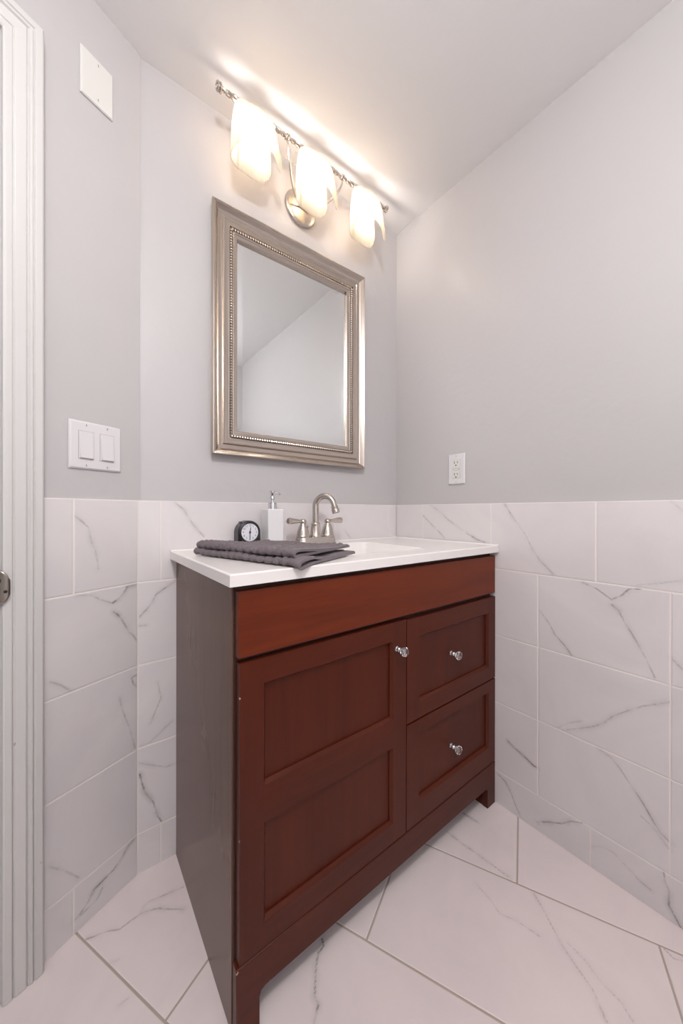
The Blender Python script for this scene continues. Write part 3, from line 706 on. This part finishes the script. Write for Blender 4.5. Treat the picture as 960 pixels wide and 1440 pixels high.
def shade_mesh():
    ctrl = [(.052, .029), (-.045, .031)] ; path = []
    for t in np.linspace(0, 1, 60): path.append((.058 - .100 * t, .022 + .004 * math.sin(t * math.pi)))
    for t in np.linspace(0, math.pi, 34)[1:-1]: path.append((-.042 - .029 * math.sin(t), .024 * math.cos(t)))
    for t in np.linspace(0, 1, 84): path.append((-.042 + .113 * t, -.024 - .007 * math.sin(t * math.pi) + .003 * t * t))
    P = np.array(path); seg = np.r_[0, np.cumsum(np.hypot(*np.diff(P, axis=0).T))]; tot = seg[-1]
    n = 330; ss = np.linspace(0, tot, n); X = np.interp(ss, seg, P[:, 0]); Y = np.interp(ss, seg, P[:, 1])
    k0 = .100; k1 = k0 + .080
    #           arc length              bottom            top
    key = [(0, -.118, -.030), (.008, -.140, -.012), (.022, -.155, -.003), (.04, -.160, 0), (k0, -.160, 0), (k0 + .038, -.150, 0), (k1 - .022, -.138, 0), (k1 - .006, -.124, 0), (k1 + .008, -.116, 0),
           (k1 + .03, -.106, 0), (k1 + .055, -.096, 0), (k1 + .075, -.096, -.002), (k1 + .095, -.106, -.008), (k1 + .107, -.122, -.018), (k1 + .114, -.140, -.030), (k1 + .119, -.142, -.052), (k1 + .124, -.136, -.075)]
    ka = [k[0] for k in key]; sc_ = tot / key[-1][0]; ka = [k * sc_ for k in ka]
    zb = np.interp(ss, ka, [k[1] for k in key]); ztp = np.interp(ss, ka, [k[2] for k in key])
    rows_ = 26; vs = []
    for i in range(n):
        i0, i1 = max(0, i - 1), min(n - 1, i + 1); tx, ty = X[i1] - X[i0], Y[i1] - Y[i0]; l = math.hypot(tx, ty); nx, ny_ = -ty / l, tx / l
        rb = .0015 * abs(math.sin(ss[i] * math.pi / .0060))
        for j in range(rows_ + 1):
            f = j / rows_; z = ztp[i] + (zb[i] - ztp[i]) * f
            pin = 1 - .16 * (1 - f) ** 3      # narrows a little towards the socket
            vs.append((X[i] * pin - nx * rb, Y[i] * pin - ny_ * rb, z))
    r1 = rows_ + 1; fs = [(i * r1 + j, (i + 1) * r1 + j, (i + 1) * r1 + j + 1, i * r1 + j + 1) for i in range(n - 1) for j in range(rows_)]
    return vs, fs
SV, SF = shade_mesh()
for k, x in enumerate((lx - .2125, lx - .003, lx + .2185)):
    zs = 2.107; ys_ = -.0930
    b = MB().add([(x + a, ys_ + c, zs + z) for a, c, z in SV], SF, M['shade']); s_ = build('lamp_shade', b, vl, flip=False, ang=180)
    md = s_.modifiers.new('t', 'SOLIDIFY'); md.thickness = .0022; md.offset = 0
    b = MB(); b.lathe([(.0001, 0), (.0150, 0), (.0165, -.004), (.0165, -.022), (.0140, -.030), (.0001, -.030)], (x, ys_, bz - .003), (0, 0, 1), M['nickel'], 24)
    so_ = build('socket', b, vl)
    b = MB(); b.lathe([(.0060, -.030), (.0090, -.036), (.0135, -.048), (.0150, -.058), (.0138, -.070), (.0095, -.084), (.0045, -.094), (.0001, -.098)], (x, ys_, bz - .003), (0, 0, 1), M['bulb'], 20)
    build('bulb', b, so_)

# ---------------------------------------------------------------- wall plates
def plate(name, root, fn, a0, a1, c0, c1, n0, mt, inset=.0035, th=.0055):
    b = MB(); A = [(a0, c0), (a1, c0), (a1, c1), (a0, c1)]; i = inset
    B = [(a0 + i, c0 + i), (a1 - i, c0 + i), (a1 - i, c1 - i), (a0 + i, c1 - i)]
    vs = [fn(a, n0, c) for a, c in A] + [fn(a, n0 + th * .45, c) for a, c in A] + [fn(a, n0 + th, c) for a, c in B]
    b.add(vs, [(0, 1, 2, 3), (0, 1, 5, 4), (1, 2, 6, 5), (2, 3, 7, 6), (3, 0, 4, 7), (4, 5, 9, 8), (5, 6, 10, 9), (6, 7, 11, 10), (7, 4, 8, 11), (8, 9, 10, 11)], mt)
    return build(name, b, root, bevel=.0009)
def screw(root, fn, a, c, n, nrm, mt):
    b = MB(); b.lathe([(.0001, .0010), (.0022, .0009), (.0031, .0002), (.0031, -.0006)], fn(a, n, c), nrm, mt, 16)
    s = build('screw', b, root); b = MB(); b.box(a - .0004, a + .0004, n + .0009, n + .0013, c - .0024, c + .0024, M['slot'], fn); build('screw_slot', b, s)
# double light switch
a0, a1, c0, c1 = .0420, .1575, 1.0550, 1.1655; n0 = -.0045
sw = thing('light_switch', ML(.0998, n0, c0), 'white plate with two rocker switches above the tiles beside the door', 'light switch')
plate('wall_plate', sw, ML, a0, a1, c0, c1, n0, M['plate'])
for ca in (.1225, .0765):
    cc = (c0 + c1) / 2; n1 = n0 + .0055
    b = MB(); b.box(ca - .0165, ca + .0165, n1 - .001, n1 + .0002, cc - .0325, cc + .0325, M['seam'], ML)
    b.box(ca - .0158, ca + .0158, n1 - .001, n1 + .0009, cc - .0318, cc + .0318, M['plate'], ML)
    f_ = build('switch_frame', b, sw, smooth_=False)
    b = MB(); h = .0300; w_ = .0135
    pr_ = [(-h, .0006), (-h, .0052), (-.002, .0034), (h, .0020), (h, .0006)]
    vs = [ML(ca - w_, n1 + n_, cc + z_) for z_, n_ in pr_] + [ML(ca + w_, n1 + n_, cc + z_) for z_, n_ in pr_]
    b.add(vs, [(0, 1, 2, 3, 4), (9, 8, 7, 6, 5)] + [(i, i + 5, (i + 1) % 5 + 5, (i + 1) % 5) for i in range(5)], M['plate']); build('rocker', b, sw, bevel=.0006)
    for dz in (-.0465, .0465): screw(sw, ML, ca, cc + dz, n1, NL, M['plate'])
# blank plate near the ceiling
a0, a1, c0, c1 = .0620, .1345, 1.9190, 2.0290
bp_ = thing('blank_wall_plate', ML(.098, n0, c0), 'blank cream white cover plate high on the wall near the ceiling', 'wall plate')
plate('cover', bp_, ML, a0, a1, c0, c1, n0, M['plate2'], inset=.0025)
for dz in (-.0405, .0405): screw(bp_, ML, .0975, (c0 + c1) / 2 + dz, n0 + .0055, NL, M['plate2'])
# outlet on the right wall
y0, y1, c0, c1 = -.3262, -.2570, 1.0585, 1.1700; nr = -.0135
ou = thing('wall_outlet', MR(-.2916, nr, c0), 'white double electrical outlet on the right wall above the tiles', 'outlet')
plate('wall_plate', ou, MR, y0, y1, c0, c1, nr, M['plate'])
cy_, cz_ = (y0 + y1) / 2, (c0 + c1) / 2; n1 = nr + .0055
b = MB(); b.box(cy_ - .0172, cy_ + .0172, n1 - .001, n1 + .0002, cz_ - .0338, cz_ + .0338, M['seam'], MR)
b.box(cy_ - .0165, cy_ + .0165, n1 - .001, n1 + .0016, cz_ - .0330, cz_ + .0330, M['plate2'], MR); rc = build('receptacle', b, ou, bevel=.0005)
for dz in (.0215, -.0215):
    b = MB()
    for dy, hh_ in ((-.0063, .0036), (.0063, .0043)): b.box(cy_ + dy - .0012, cy_ + dy + .0012, n1 + .0012, n1 + .0018, cz_ + dz + .003 - hh_, cz_ + dz + .003 + hh_, M['slot'], MR)
    b.lathe([(.0001, .0018), (.0027, .0018), (.0027, .0010)], MR(cy_, n1, cz_ + dz - .0078), (-1, 0, 0), M['slot'], 14)
    setp(build('socket_slots', b, rc, smooth_=False), 'dark socket slots')
b = MB(); b.box(cy_ - .0120, cy_ + .0150, n1 + .0012, n1 + .0024, cz_ - .0046, cz_ - .0006, M['plate2'], MR); b.box(cy_ - .0120, cy_ + .0150, n1 + .0012, n1 + .0024, cz_ + .0006, cz_ + .0046, M['plate2'], MR)
b.box(cy_ - .0125, cy_ + .0155, n1 + .0012, n1 + .0017, cz_ - .0052, cz_ + .0052, M['seam'], MR); build('test_button', b, rc)
b = MB(); b.lathe([(.0001, .0020), (.0011, .0020), (.0011, .0010)], MR(cy_ - .0135, n1, cz_ - .001), (-1, 0, 0), M['slot'], 12); build('indicator', b, rc)
for dz in (-.0475, .0475): screw(ou, MR, cy_, cz_ + dz, n1, (-1, 0, 0), M['plate'])
